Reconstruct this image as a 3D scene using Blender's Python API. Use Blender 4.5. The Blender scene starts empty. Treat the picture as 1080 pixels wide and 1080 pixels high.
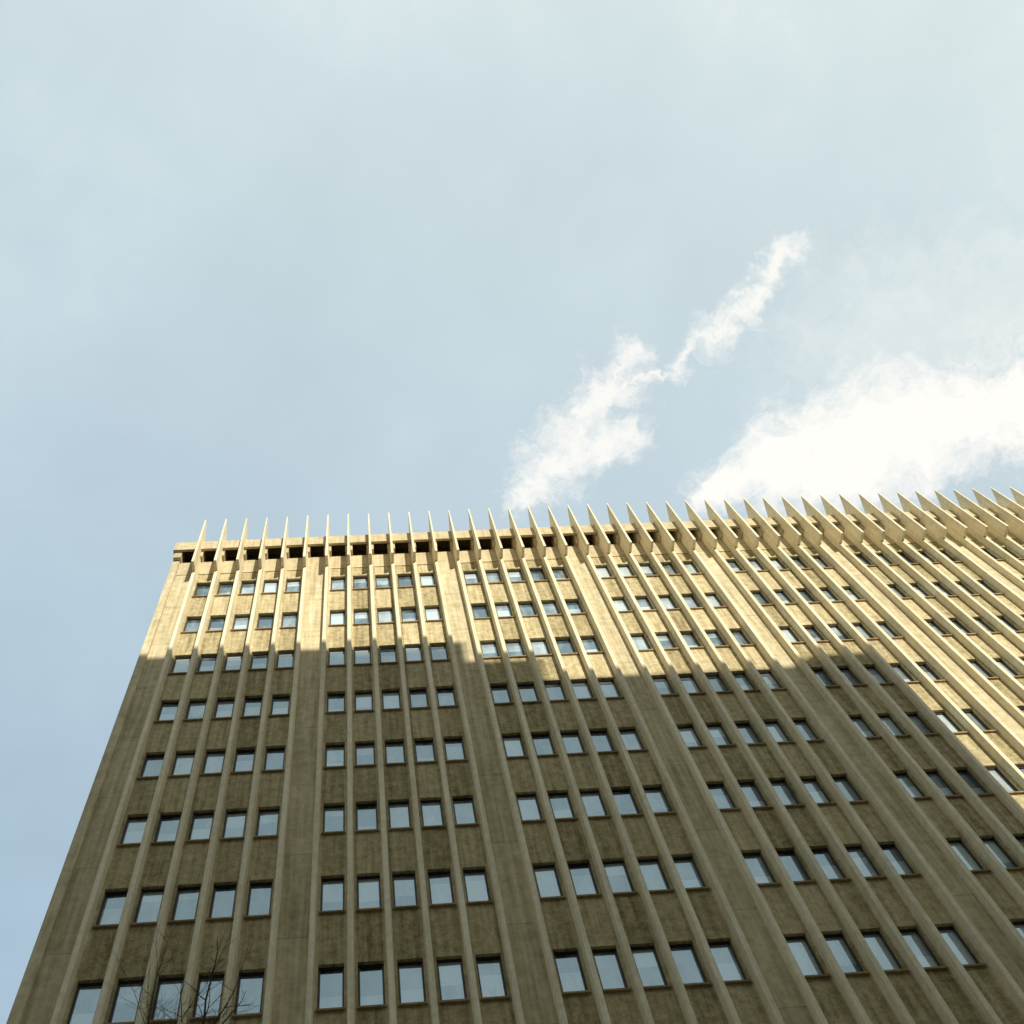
import bpy, math, random
from mathutils import Matrix, Vector
random.seed(7)
sc=bpy.context.scene
sc.view_settings.view_transform='Standard'
try: sc.view_settings.look='None'
except Exception: pass
sc.view_settings.exposure=0; sc.view_settings.gamma=1

# ---------------------------------------------------------------- helpers
class MB:
    def __init__(s): s.v=[];s.f=[];s.c=[]
    def box(s,x0,x1,y0,y1,z0,z1,c=0.5,skip=''):
        n=len(s.v)
        s.v+=[(x0,y0,z0),(x1,y0,z0),(x1,y1,z0),(x0,y1,z0),(x0,y0,z1),(x1,y0,z1),(x1,y1,z1),(x0,y1,z1)]
        F={'b':(0,3,2,1),'t':(4,5,6,7),'f':(0,1,5,4),'r':(1,2,6,5),'k':(2,3,7,6),'l':(3,0,4,7)}
        for k,q in F.items():
            if k in skip: continue
            s.f.append(tuple(n+i for i in q)); s.c.append(c)
    def prism(s,prof,z0,z1,c=0.5):
        n=len(s.v);m=len(prof)
        s.v+=[(x,y,z0) for x,y in prof]+[(x,y,z1) for x,y in prof]
        s.f.append(tuple(n+i for i in reversed(range(m))));s.c.append(c)
        s.f.append(tuple(n+m+i for i in range(m)));s.c.append(c)
        for i in range(m):
            j=(i+1)%m
            s.f.append((n+i,n+j,n+m+j,n+m+i));s.c.append(c)
    def hexa(s,pts,c=0.5):
        n=len(s.v); s.v+=pts
        for q in ((0,3,2,1),(4,5,6,7),(0,1,5,4),(1,2,6,5),(2,3,7,6),(3,0,4,7)):
            s.f.append(tuple(n+i for i in q)); s.c.append(c)
    def quad(s,pts,c=0.5):
        n=len(s.v); s.v+=pts; s.f.append((n,n+1,n+2,n+3)); s.c.append(c)
    def tube(s,p0,p1,r0,r1,k=5):
        d=(p1-p0).normalized(); u=d.orthogonal().normalized(); w_=d.cross(u); n=len(s.v)
        for p_,r_ in ((p0,r0),(p1,r1)):
            for i in range(k):
                a=2*math.pi*i/k; q=p_+u*(r_*math.cos(a))+w_*(r_*math.sin(a)); s.v.append(tuple(q))
        for i in range(k):
            j=(i+1)%k; s.f.append((n+i,n+j,n+k+j,n+k+i)); s.c.append(.5)
    def obj(s,name,mat,parent=None):
        me=bpy.data.meshes.new(name); me.from_pydata(s.v,[],s.f); me.update()
        a=me.attributes.new('rnd','FLOAT','FACE')
        a.data.foreach_set('value',s.c)
        me.materials.append(mat)
        o=bpy.data.objects.new(name,me); sc.collection.objects.link(o)
        if parent: o.parent=parent
        return o
def empty(name):
    o=bpy.data.objects.new(name,None); sc.collection.objects.link(o); return o

def newmat(name):
    m=bpy.data.materials.new(name); m.use_nodes=True
    nt=m.node_tree; b=nt.nodes['Principled BSDF']; return m,nt,b
def N(nt,t,**k):
    n=nt.nodes.new(t)
    for a,v in k.items(): setattr(n,a,v)
    return n
def concrete(name,c1,c2,scale=6.0,streak=0.35,rough=0.9,gain=2.4,blotch=.55,grain=0.0):
    m=bpy.data.materials.new(name); m.use_nodes=True; nt=m.node_tree; L=nt.links.new
    nt.nodes.remove(nt.nodes['Principled BSDF'])
    b=N(nt,'ShaderNodeBsdfDiffuse'); L(b.outputs[0],nt.nodes['Material Output'].inputs['Surface'])
    tc=N(nt,'ShaderNodeTexCoord')
    n1=N(nt,'ShaderNodeTexNoise'); n1.inputs['Scale'].default_value=scale; n1.inputs['Detail'].default_value=3; n1.inputs['Roughness'].default_value=.7
    L(tc.outputs['Object'],n1.inputs['Vector'])
    mp=N(nt,'ShaderNodeMapping'); mp.inputs['Scale'].default_value=(7,7,.35)
    L(tc.outputs['Object'],mp.inputs['Vector'])
    n2=N(nt,'ShaderNodeTexNoise'); n2.inputs['Scale'].default_value=1; n2.inputs['Detail'].default_value=2
    L(mp.outputs[0],n2.inputs['Vector'])
    def mth(op,a,bb,clamp=False):
        q=N(nt,'ShaderNodeMath',operation=op,use_clamp=clamp)
        for i,v in enumerate((a,bb)):
            if isinstance(v,(int,float)): q.inputs[i].default_value=v
            else: L(v,q.inputs[i])
        return q.outputs[0]
    at=N(nt,'ShaderNodeAttribute',attribute_name='rnd')
    s=mth('ADD',mth('MULTIPLY',n1.outputs[0],blotch),mth('MULTIPLY',n2.outputs[0],streak))
    s=mth('ADD',s,mth('MULTIPLY',at.outputs['Fac'],.18))
    tot=(blotch+streak+.18)*.5
    if grain:
        n3=N(nt,'ShaderNodeTexNoise'); n3.inputs['Scale'].default_value=28; n3.inputs['Detail'].default_value=1
        L(tc.outputs['Object'],n3.inputs['Vector'])
        s=mth('ADD',s,mth('MULTIPLY',n3.outputs[0],grain)); tot+=grain*.5
    s=mth('ADD',mth('MULTIPLY',mth('SUBTRACT',s,tot),gain),.5,True)
    mx=N(nt,'ShaderNodeMix',data_type='RGBA'); L(s,mx.inputs[0])
    mx.inputs[6].default_value=(*c1,1); mx.inputs[7].default_value=(*c2,1)
    L(mx.outputs[2],b.inputs['Color']); b.inputs['Roughness'].default_value=0
    return m

M_wall=concrete('aggregate_concrete',(.22,.178,.085),(.69,.59,.37),scale=3.5,streak=.50,gain=2.2,blotch=.6,grain=.25)
M_pier=concrete('pier_concrete',(.35,.295,.175),(.78,.68,.46),scale=2.5,streak=.55,gain=2.1,blotch=.55,grain=.2)
M_rib=concrete('smooth_concrete',(.56,.49,.325),(.92,.83,.62),scale=3.5,streak=.5,gain=2.0)
M_crown=concrete('shaded_fascia',(.36,.30,.18),(.68,.585,.40),scale=3.5,streak=.5,gain=2.2)  # partial shade of the fins put into the darker tan, plus streaks
M_soff=concrete('shaded_soffit_concrete',(.10,.075,.045),(.20,.155,.10),scale=3)  # recess shade put into the colour, darker than the facade concrete
M_dark,_,b=newmat('dark_metal'); b.inputs['Base Color'].default_value=(.03,.028,.025,1); b.inputs['Roughness'].default_value=.5
M_sill=concrete('sill_concrete',(.24,.17,.09),(.46,.35,.20),scale=4)
M_glass,nt,b=newmat('window_glass'); L=nt.links.new
tc=N(nt,'ShaderNodeTexCoord'); mp=N(nt,'ShaderNodeMapping'); mp.inputs['Scale'].default_value=(3,1,1.2)
L(tc.outputs['Object'],mp.inputs['Vector'])
nz=N(nt,'ShaderNodeTexNoise'); nz.inputs['Scale'].default_value=1; nz.inputs['Detail'].default_value=2; L(mp.outputs[0],nz.inputs['Vector'])
at=N(nt,'ShaderNodeAttribute',attribute_name='rnd')
ad=N(nt,'ShaderNodeMath',operation='MULTIPLY_ADD'); L(nz.outputs[0],ad.inputs[0]); ad.inputs[1].default_value=.7; L(at.outputs['Fac'],ad.inputs[2])
rp=N(nt,'ShaderNodeValToRGB'); rp.color_ramp.elements[0].position=.35; rp.color_ramp.elements[0].color=(.015,.04,.06,1)
rp.color_ramp.elements[1].position=1.1; rp.color_ramp.elements[1].color=(.60,.70,.75,1)
L(ad.outputs[0],rp.inputs[0]); L(rp.outputs[0],b.inputs['Base Color'])
b.inputs['Roughness'].default_value=.6
gl=N(nt,'ShaderNodeBsdfGlossy'); gl.inputs['Roughness'].default_value=.04; gl.inputs['Color'].default_value=(.70,.89,1,1)
fr=N(nt,'ShaderNodeFresnel'); fr.inputs['IOR'].default_value=3.4
ms=N(nt,'ShaderNodeMixShader'); L(fr.outputs[0],ms.inputs[0]); L(b.outputs[0],ms.inputs[1]); L(gl.outputs[0],ms.inputs[2])
L(ms.outputs[0],nt.nodes['Material Output'].inputs['Surface'])

# ---------------------------------------------------------------- office tower
G=54.0            # height of storey datum row 0 above ground
H=3.587           # storey height
NB=11             # bays
XL=-1.68
tower=empty('office_tower')
wall=MB();ribs=MB();frame=MB();glass=MB();sill=MB();dark=MB();P2=MB()
WW=.66; WH=1.60; T=.36
R=lambda:random.random()
rows=range(1,15)
ztop=G-.5*H-.1
zbase=G-14.5*H
def panels(x0,x1,y0):
    z1=ztop
    for i in range(1,16):
        z0=max(G-(i+.5)*H,zbase-1.7) if i<15 else zbase-1.7
        P2.box(x0,x1,y0,T,z0+.014,z1,.25+.5*R()); z1=z0
    P2.box(x0+.01,x1-.01,y0+.03,T-.01,zbase-1.6,ztop-.01,.0)
panels(XL,-.5,-.0)
P2.box(XL,XL+.30,-.14,-.001,zbase-1.7,ztop+.0,.6)
for k in range(NB):
    x0=6*k-.5
    panels(x0+5,x0+6,-.03)
    for j in range(5):
        cx=6*k+j
        wall.box(cx-.5,cx-WW/2,0,T,zbase,ztop,R())
        wall.box(cx+WW/2,cx+.5,0,T,zbase,ztop,R())
        zt=ztop
        for i in rows:
            zc=G-i*H
            wall.box(cx-WW/2,cx+WW/2,.015,T,zc+WH/2,zt,R())
            zt=zc-WH/2
            fy0=.12;fy1=.20;t=.05
            x0w=cx-WW/2;x1w=cx+WW/2;z0w=zc-WH/2;z1w=zc+WH/2
            frame.box(x0w,x0w+t,fy0,fy1,z0w,z1w);frame.box(x1w-t,x1w,fy0,fy1,z0w,z1w)
            frame.box(x0w+t,x1w-t,fy0,fy1,z1w-t*1.3,z1w);frame.box(x0w+t,x1w-t,fy0,fy1,z0w,z0w+t)
            e1=random.uniform(-.004,.004);e2=random.uniform(-.004,.004)
            A=(x0w+t,.17+e1,z0w+t);B_=(x1w-t,.17-e1,z0w+t);C=(x1w-t,.17-e1+e2,z1w-t);D_=(x0w+t,.17+e1+e2,z1w-t)
            base=R()**1.5*.75
            if R()<.6:     # half drawn blind: lower or upper part paler
                s_=random.uniform(.25,.75)
                P=tuple(A[q]+(D_[q]-A[q])*s_ for q in range(3)); Q=tuple(B_[q]+(C[q]-B_[q])*s_ for q in range(3))
                lo_=min(.9,base+.3)
                if R()<.7: glass.quad([A,B_,Q,P],lo_); glass.quad([P,Q,C,D_],base*.5)
                else: glass.quad([A,B_,Q,P],base*.5); glass.quad([P,Q,C,D_],lo_)
            else: glass.quad([A,B_,C,D_],base)
            sill.box(x0w-.03,x1w+.03,-.06,.11,z0w-.06,z0w-.002,R())
        wall.box(cx-WW/2,cx+WW/2,.015,T,zbase,zt,R())
    for j in range(6):
        rx=6*k+j-.5
        a=.10;bb=.07;d=.32
        ribs.prism([(rx-a,.03),(rx-bb,-d),(rx+bb,-d),(rx+a,.03)],zbase-1.0,G-.4,.3+.5*R())
XE=6*NB-.5
P2.box(XE+.0,XE+1.2,-.0,T,zbase-1.7,ztop,.55)
body=MB()
body.box(XL,XE+1.2,T+.002,30,0,G+1.0,.5)
# crown blades: pointed, standing above the fascia
for n in range(0,6*NB+1):
    rx=n-.5
    a=.07;bb=.055;d=.86
    zb=G-2.25; zt=G+3.0+random.uniform(-.05,.05); zk=G+1.4
    pts=[(rx-bb,-d,zb-.1),(rx+bb,-d,zb-.1),(rx+a,.05,zb),(rx-a,.05,zb),
         (rx-bb*.5,-d,zt),(rx+bb*.5,-d,zt),(rx+a,.1,zk),(rx-a,.1,zk)]
    ribs.hexa(pts,.5+.5*R())
crown=MB();soff=MB()
crown.box(XL-.05,XE+1.25,-.46,-.34,G+.15,G+1.08,.6)   # fascia
crown.box(XL-.03,XE+1.22,-.34,.335,G+.86,G+1.06,.5)    # roof edge slab
crown.box(XL-.05,XL+.15,-.34,.3,G+.15,G+.86,.5)
crown.box(XL-.01,XE+1.20,-.02,.35,ztop,G-.45,.5)
crown.box(XL-.01,XL+.3,-.14,-.02,ztop,G-.45,.5)
for n in range(-1,6*NB+1):                                # stub walls behind each blade
    crown.box(n-.5-.17,n-.5+.17,-.32,.30,G-.45,G+.86,.2*R()+.3)
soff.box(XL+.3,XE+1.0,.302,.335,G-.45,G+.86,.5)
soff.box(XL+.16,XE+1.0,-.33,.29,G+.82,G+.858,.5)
pod=MB()
pod.box(XL,XE+1.2,-.02,T,0,.4,.5)
for n in range(0,6*NB+1,6):
    pod.box(n-1.5+.02,n-.5-.02,-.1,T,.4,zbase-1.71,.5)
podg=MB(); podg.quad([(XL,.33,.3),(XE+1.2,.33,.3),(XE+1.2,.33,zbase),(XL,.33,zbase)],.4)
for m_,nme,mt in ((wall,'spandrels',M_wall),(ribs,'ribs_and_fins',M_rib),(P2,'piers',M_pier),(frame,'window_frames',M_dark),
               (glass,'window_panes',M_glass),(sill,'sills',M_sill),(soff,'crown_recess',M_soff),(body,'tower_body',M_rib),
               (crown,'crown_beams',M_crown),(pod,'podium',M_rib),(podg,'podium_glazing',M_glass)):
    m_.obj(nme,mt,tower)

# ---------------------------------------------------------------- opposite blocks (first throws the shadow, second cuts sky light)
D=45.0; tx=.42; tz=.38
def X(s): return s+tx*D
def Z(s): return s+G+tz*D
M_brick=concrete('render_wall',(.16,.14,.09),(.26,.225,.15),scale=2)
def block_windows(parent,x0,x1,y,ztop_):
    og=MB();of=MB(); z=4.0
    while z<ztop_-3:
        x=x0+1.2
        while x<x1-2.5:
            og.quad([(x+1.5,y+.004,z),(x,y+.004,z),(x,y+.004,z+1.6),(x+1.5,y+.004,z+1.6)],R()*.6)
            of.box(x-.1,x+1.6,y,y+.1,z-.12,z-.01)
            x+=3.1
        z+=3.2
    og.obj('windows',M_glass,parent); of.obj('window_sills',M_sill,parent)
opp=empty('apartment_block'); ob=MB()
ob.box(X(-60),X(11.0),-D-16,-D,0,Z(-10.1))
ob.box(X(11.0)+.003,X(13.8),-D-16,-D,0,Z(-11.8))
ob.box(X(13.8)+.003,X(26.6),-D-16,-D,0,Z(-13.5))
ob.box(X(24.2),X(26.6)-.003,-D-6,-D-.02,Z(-13.5),Z(-12.6))
ob.obj('walls',M_brick,opp)
block_windows(opp,X(-60),X(26.6),-D,Z(-13.6))
low=empty('added_office_block'); ob=MB()  # unseen lower block, added to hold back sky light from the facade
ob.box(X(26.6)+.1,X(90),-D-16,-D,0,37.5); ob.box(X(30),X(34),-D-10,-D-4,37.5,39)
ob.obj('walls',M_brick,low); block_windows(low,X(27),X(90),-D,37)

# ---------------------------------------------------------------- ground
M_as=concrete('asphalt',(.04,.04,.04),(.065,.063,.06),scale=2)
M_pv=concrete('paving',(.14,.13,.11),(.22,.21,.19),scale=2)
M_gr=concrete('ground_soil',(.08,.08,.06),(.13,.12,.09),scale=.3)
g=MB(); g.quad([(-3000,-3000,-.12),(3000,-3000,-.12),(3000,3000,-.12),(-3000,3000,-.12)]); g.obj('ground',M_gr)
g=MB(); g.quad([(-400,-37,-.11),(400,-37,-.11),(400,-23,-.11),(-400,-23,-.11)]); g.obj('road',M_as)
g=MB(); g.box(-400,400,-23,-.03,-.11,.0); g.obj('pavement',M_pv)
g=MB(); g.box(-400,400,-D,-37,-.11,.0); g.obj('pavement',M_pv)
M_wh,_,b=newmat('road_paint'); b.inputs['Base Color'].default_value=(.75,.75,.72,1)
g=MB()
for i in range(-60,61): g.quad([(i*6,-30.08,-.106),(i*6+3,-30.08,-.106),(i*6+3,-29.92,-.106),(i*6,-29.92,-.106)])
g.obj('road_markings',M_wh)

# ---------------------------------------------------------------- bare tree on the pavement
M_bark=concrete('bark',(.06,.048,.035),(.12,.10,.075),scale=8)
tr=MB(); rt_=random.Random(3)
def grow(p0,d,r,ln,lev):
    n=4 if lev<4 else 3; p0=p0.copy(); d=d.copy()
    for i in range(n):
        j=Vector((rt_.uniform(-1,1),rt_.uniform(-1,1),rt_.uniform(-.3,.9)))*(.10 if lev==0 else .22)
        d=(d+j).normalized(); p1=p0+d*(ln/n); r1=r*(1-.42/n*1.0)
        tr.tube(p0,p1,r,r1,7 if lev<2 else 4)
        p0=p1; r=r1
        if lev>0 or i>=1:
            for q in range(1 if lev<2 else (2 if rt_.random()<.45 else 1)):
                if lev<6:
                    side=Vector((rt_.uniform(-1,1),rt_.uniform(-1,1),rt_.uniform(-.1,.6))).normalized()
                    nd=(d*.75+side*.75).normalized()
                    grow(p0,nd,r*.5,ln*.60*rt_.uniform(.7,1.15),lev+1 if lev>0 else 2)
    if lev<6: grow(p0,d,r*.9,ln*.62,lev+1)
grow(Vector((4.2,-8.2,0)),Vector((0,0,1)),.22,7.0,0)
zm=max(v[2] for v in tr.v); f=16.35/zm
tr.v=[(4.2+(v[0]-4.2)*f,-8.2+(v[1]+8.2)*f,v[2]*f) for v in tr.v]
tr.obj('bare_tree',M_bark)

# ---------------------------------------------------------------- sun + sky
sund=Vector((tx,-1,tz)).normalized()
el=math.asin(sund.z)
ld=bpy.data.lights.new('sun','SUN'); ld.energy=5; ld.angle=math.radians(.5); ld.color=(1,.935,.79)
lo=bpy.data.objects.new('sun',ld); sc.collection.objects.link(lo)
lo.rotation_euler=(-sund).to_track_quat('-Z','Y').to_euler(); lo.location=(60,-80,90)
w=bpy.data.worlds.new('World'); sc.world=w; w.use_nodes=True; nt=w.node_tree; L=nt.links.new
try:
    w.cycles.sampling_method='MANUAL'; w.cycles.sample_map_resolution=256
except Exception as e: print(e)
bg=nt.nodes['Background']; bg.inputs['Strength'].default_value=.1
sky=N(nt,'ShaderNodeTexSky',sky_type='NISHITA'); sky.sun_disc=False; sky.sun_elevation=el
sky.sun_rotation=math.atan2(sund.x,sund.y); sky.air_density=1.0; sky.dust_density=1.0
tc=N(nt,'ShaderNodeTexCoord')
def mth(op,*a,clamp=False):
    q=N(nt,'ShaderNodeMath',operation=op,use_clamp=clamp)
    for i,v in enumerate(a):
        if isinstance(v,(int,float)): q.inputs[i].default_value=v
        else: L(v,q.inputs[i])
    return q.outputs[0]
def vm(op,*a,out=0):
    q=N(nt,'ShaderNodeVectorMath',operation=op)
    for i,v in enumerate(a):
        if isinstance(v,tuple): q.inputs[i].default_value=v
        elif isinstance(v,(int,float)): q.inputs[i].default_value=(v,v,v)
        else: L(v,q.inputs[i])
    return q.outputs[out]
dirv=vm('NORMALIZE',tc.outputs['Generated'])
sp=N(nt,'ShaderNodeSeparateXYZ'); L(dirv,sp.inputs[0])
zc=mth('MAXIMUM',sp.outputs[2],.05)
cb=N(nt,'ShaderNodeCombineXYZ'); L(mth('DIVIDE',sp.outputs[0],zc),cb.inputs[0]); L(mth('DIVIDE',sp.outputs[1],zc),cb.inputs[1])
p=cb.outputs[0]
def noise(vec,scale,detail=5,rough=.6,col=False):
    n=N(nt,'ShaderNodeTexNoise'); n.inputs['Scale'].default_value=scale; n.inputs['Detail'].default_value=detail; n.inputs['Roughness'].default_value=rough
    L(vec,n.inputs['Vector']); return n.outputs[1 if col else 0]
w1=vm('MULTIPLY',vm('SUBTRACT',noise(p,16,4,.7,True),.5),.07)
pw=vm('MULTIPLY',vm('ADD',p,w1),(1,1,0))
def seg(a,b_,r):
    ba=(b_[0]-a[0],b_[1]-a[1],0); l2=ba[0]**2+ba[1]**2
    pa=vm('SUBTRACT',pw,(a[0],a[1],0))
    h=mth('DIVIDE',vm('DOT_PRODUCT',pa,ba,out=1),l2,clamp=True)
    sc_=N(nt,'ShaderNodeVectorMath',operation='SCALE'); sc_.inputs[0].default_value=ba; L(h,sc_.inputs[3])
    d=vm('LENGTH',vm('SUBTRACT',pa,sc_.outputs[0]),out=1)
    return mth('SUBTRACT',1,mth('DIVIDE',d,r))
wisp=[((.1456,.3663),(.1665,.3269),.017),((.172,.322),(.205,.292),.032),((.20,.316),(.240,.300),.018),((.2013,.2825),(.2283,.2519),.026),((.2283,.2519),(.2317,.2303),.016),
 ((.2283,.2519),(.2784,.2448),.005),((.2784,.2428),(.2978,.2152),.010),((.2978,.2152),(.3297,.1913),.014),((.3297,.1913),(.3682,.148),.012)]
big=[((.322,.357),(.3713,.3354),.020),((.3713,.3354),(.4323,.3058),.037),((.4323,.3108),(.5775,.2925),.048),((.5775,.2925),(.68,.289),.045),((.41,.337),(.50,.317),.047)]
def mx_(segs):
    m=None
    for a,b_,r in segs:
        s=seg(a,b_,r); m=s if m is None else mth('MAXIMUM',m,s)
    return m
tex=mth('SUBTRACT',noise(pw,30,5,.72),.5)
def smooth(v,lo_,hi_,mxv):
    mr=N(nt,'ShaderNodeMapRange',interpolation_type='SMOOTHSTEP'); L(v,mr.inputs[0]); mr.inputs[1].default_value=lo_; mr.inputs[2].default_value=hi_; mr.inputs[4].default_value=mxv
    return mr.outputs[0]
c1=smooth(mth('ADD',mx_(wisp),mth('MULTIPLY',tex,3.6)),-.50,1.2,.88)
c2=smooth(mth('ADD',mx_(big),mth('MULTIPLY',tex,2.2)),-.60,.65,.98)
cl=mth('MAXIMUM',c1,c2)
vs=seg((.45,.225),(.62,.205),.12)
veil=mth('MULTIPLY',mth('ADD',vs,mth('MULTIPLY',tex,1.8),clamp=True),.5)
hzn=noise(p,2.4,4,.6)
hz=mth('MULTIPLY',mth('SUBTRACT',hzn,.5),.40)
dt=vm('DOT_PRODUCT',dirv,tuple(sund),out=1)
def ramp(lo_,hi_,a,b_,src=None):
    hf=N(nt,'ShaderNodeMapRange'); L(dt if src is None else src,hf.inputs[0]); hf.inputs[1].default_value=lo_; hf.inputs[2].default_value=hi_; hf.inputs[3].default_value=a; hf.inputs[4].default_value=b_
    return hf.outputs[0]
fac=mth('ADD',ramp(-.45,.55,.72,1.0),hz,clamp=True)
def mix(f,a,b_):
    q=N(nt,'ShaderNodeMix',data_type='RGBA'); L(f,q.inputs[0])
    for i,v in ((6,a),(7,b_)):
        if isinstance(v,tuple): q.inputs[i].default_value=(*v,1)
        else: L(v,q.inputs[i])
    return q.outputs[2]
hc=mix(ramp(-.35,.6,0,1),(5.3,7.0,8.4),(7.2,8.15,8.1))
c=mix(fac,sky.outputs[0],hc)
# unseen low sky dimmed and warmed to cut fill light on the facade
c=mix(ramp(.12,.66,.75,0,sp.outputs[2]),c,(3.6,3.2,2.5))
# faint cirrus
cir=mth('MULTIPLY',smooth(mth('MULTIPLY_ADD',tex,.35,hzn),.50,.75,.34),ramp(.0,.45,.15,1))
c=mix(cir,c,(8.9,9.1,8.8))
c=mix(veil,c,(8.8,9.1,8.8))
c=mix(cl,c,(10.2,10.0,9.5))
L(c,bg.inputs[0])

# ---------------------------------------------------------------- camera
Rr=Vector((.99699,.01607,-.07581));Dn=Vector((-.04109,.93902,-.34141));F=Vector((.0657,.3435,.93685))
cam=bpy.data.cameras.new('camera'); co=bpy.data.objects.new('camera',cam); sc.collection.objects.link(co)
M=Matrix(((Rr.x,-Dn.x,-F.x),(Rr.y,-Dn.y,-F.y),(Rr.z,-Dn.z,-F.z))).to_4x4()
M.translation=Vector((7.325,-21.079,G-52.419))
co.matrix_world=M
cam.sensor_width=36; cam.sensor_height=36; cam.sensor_fit='HORIZONTAL'; cam.lens=36*1250/1080
cam.shift_x=(540-467.2)/1080; cam.clip_end=10000
sc.camera=co
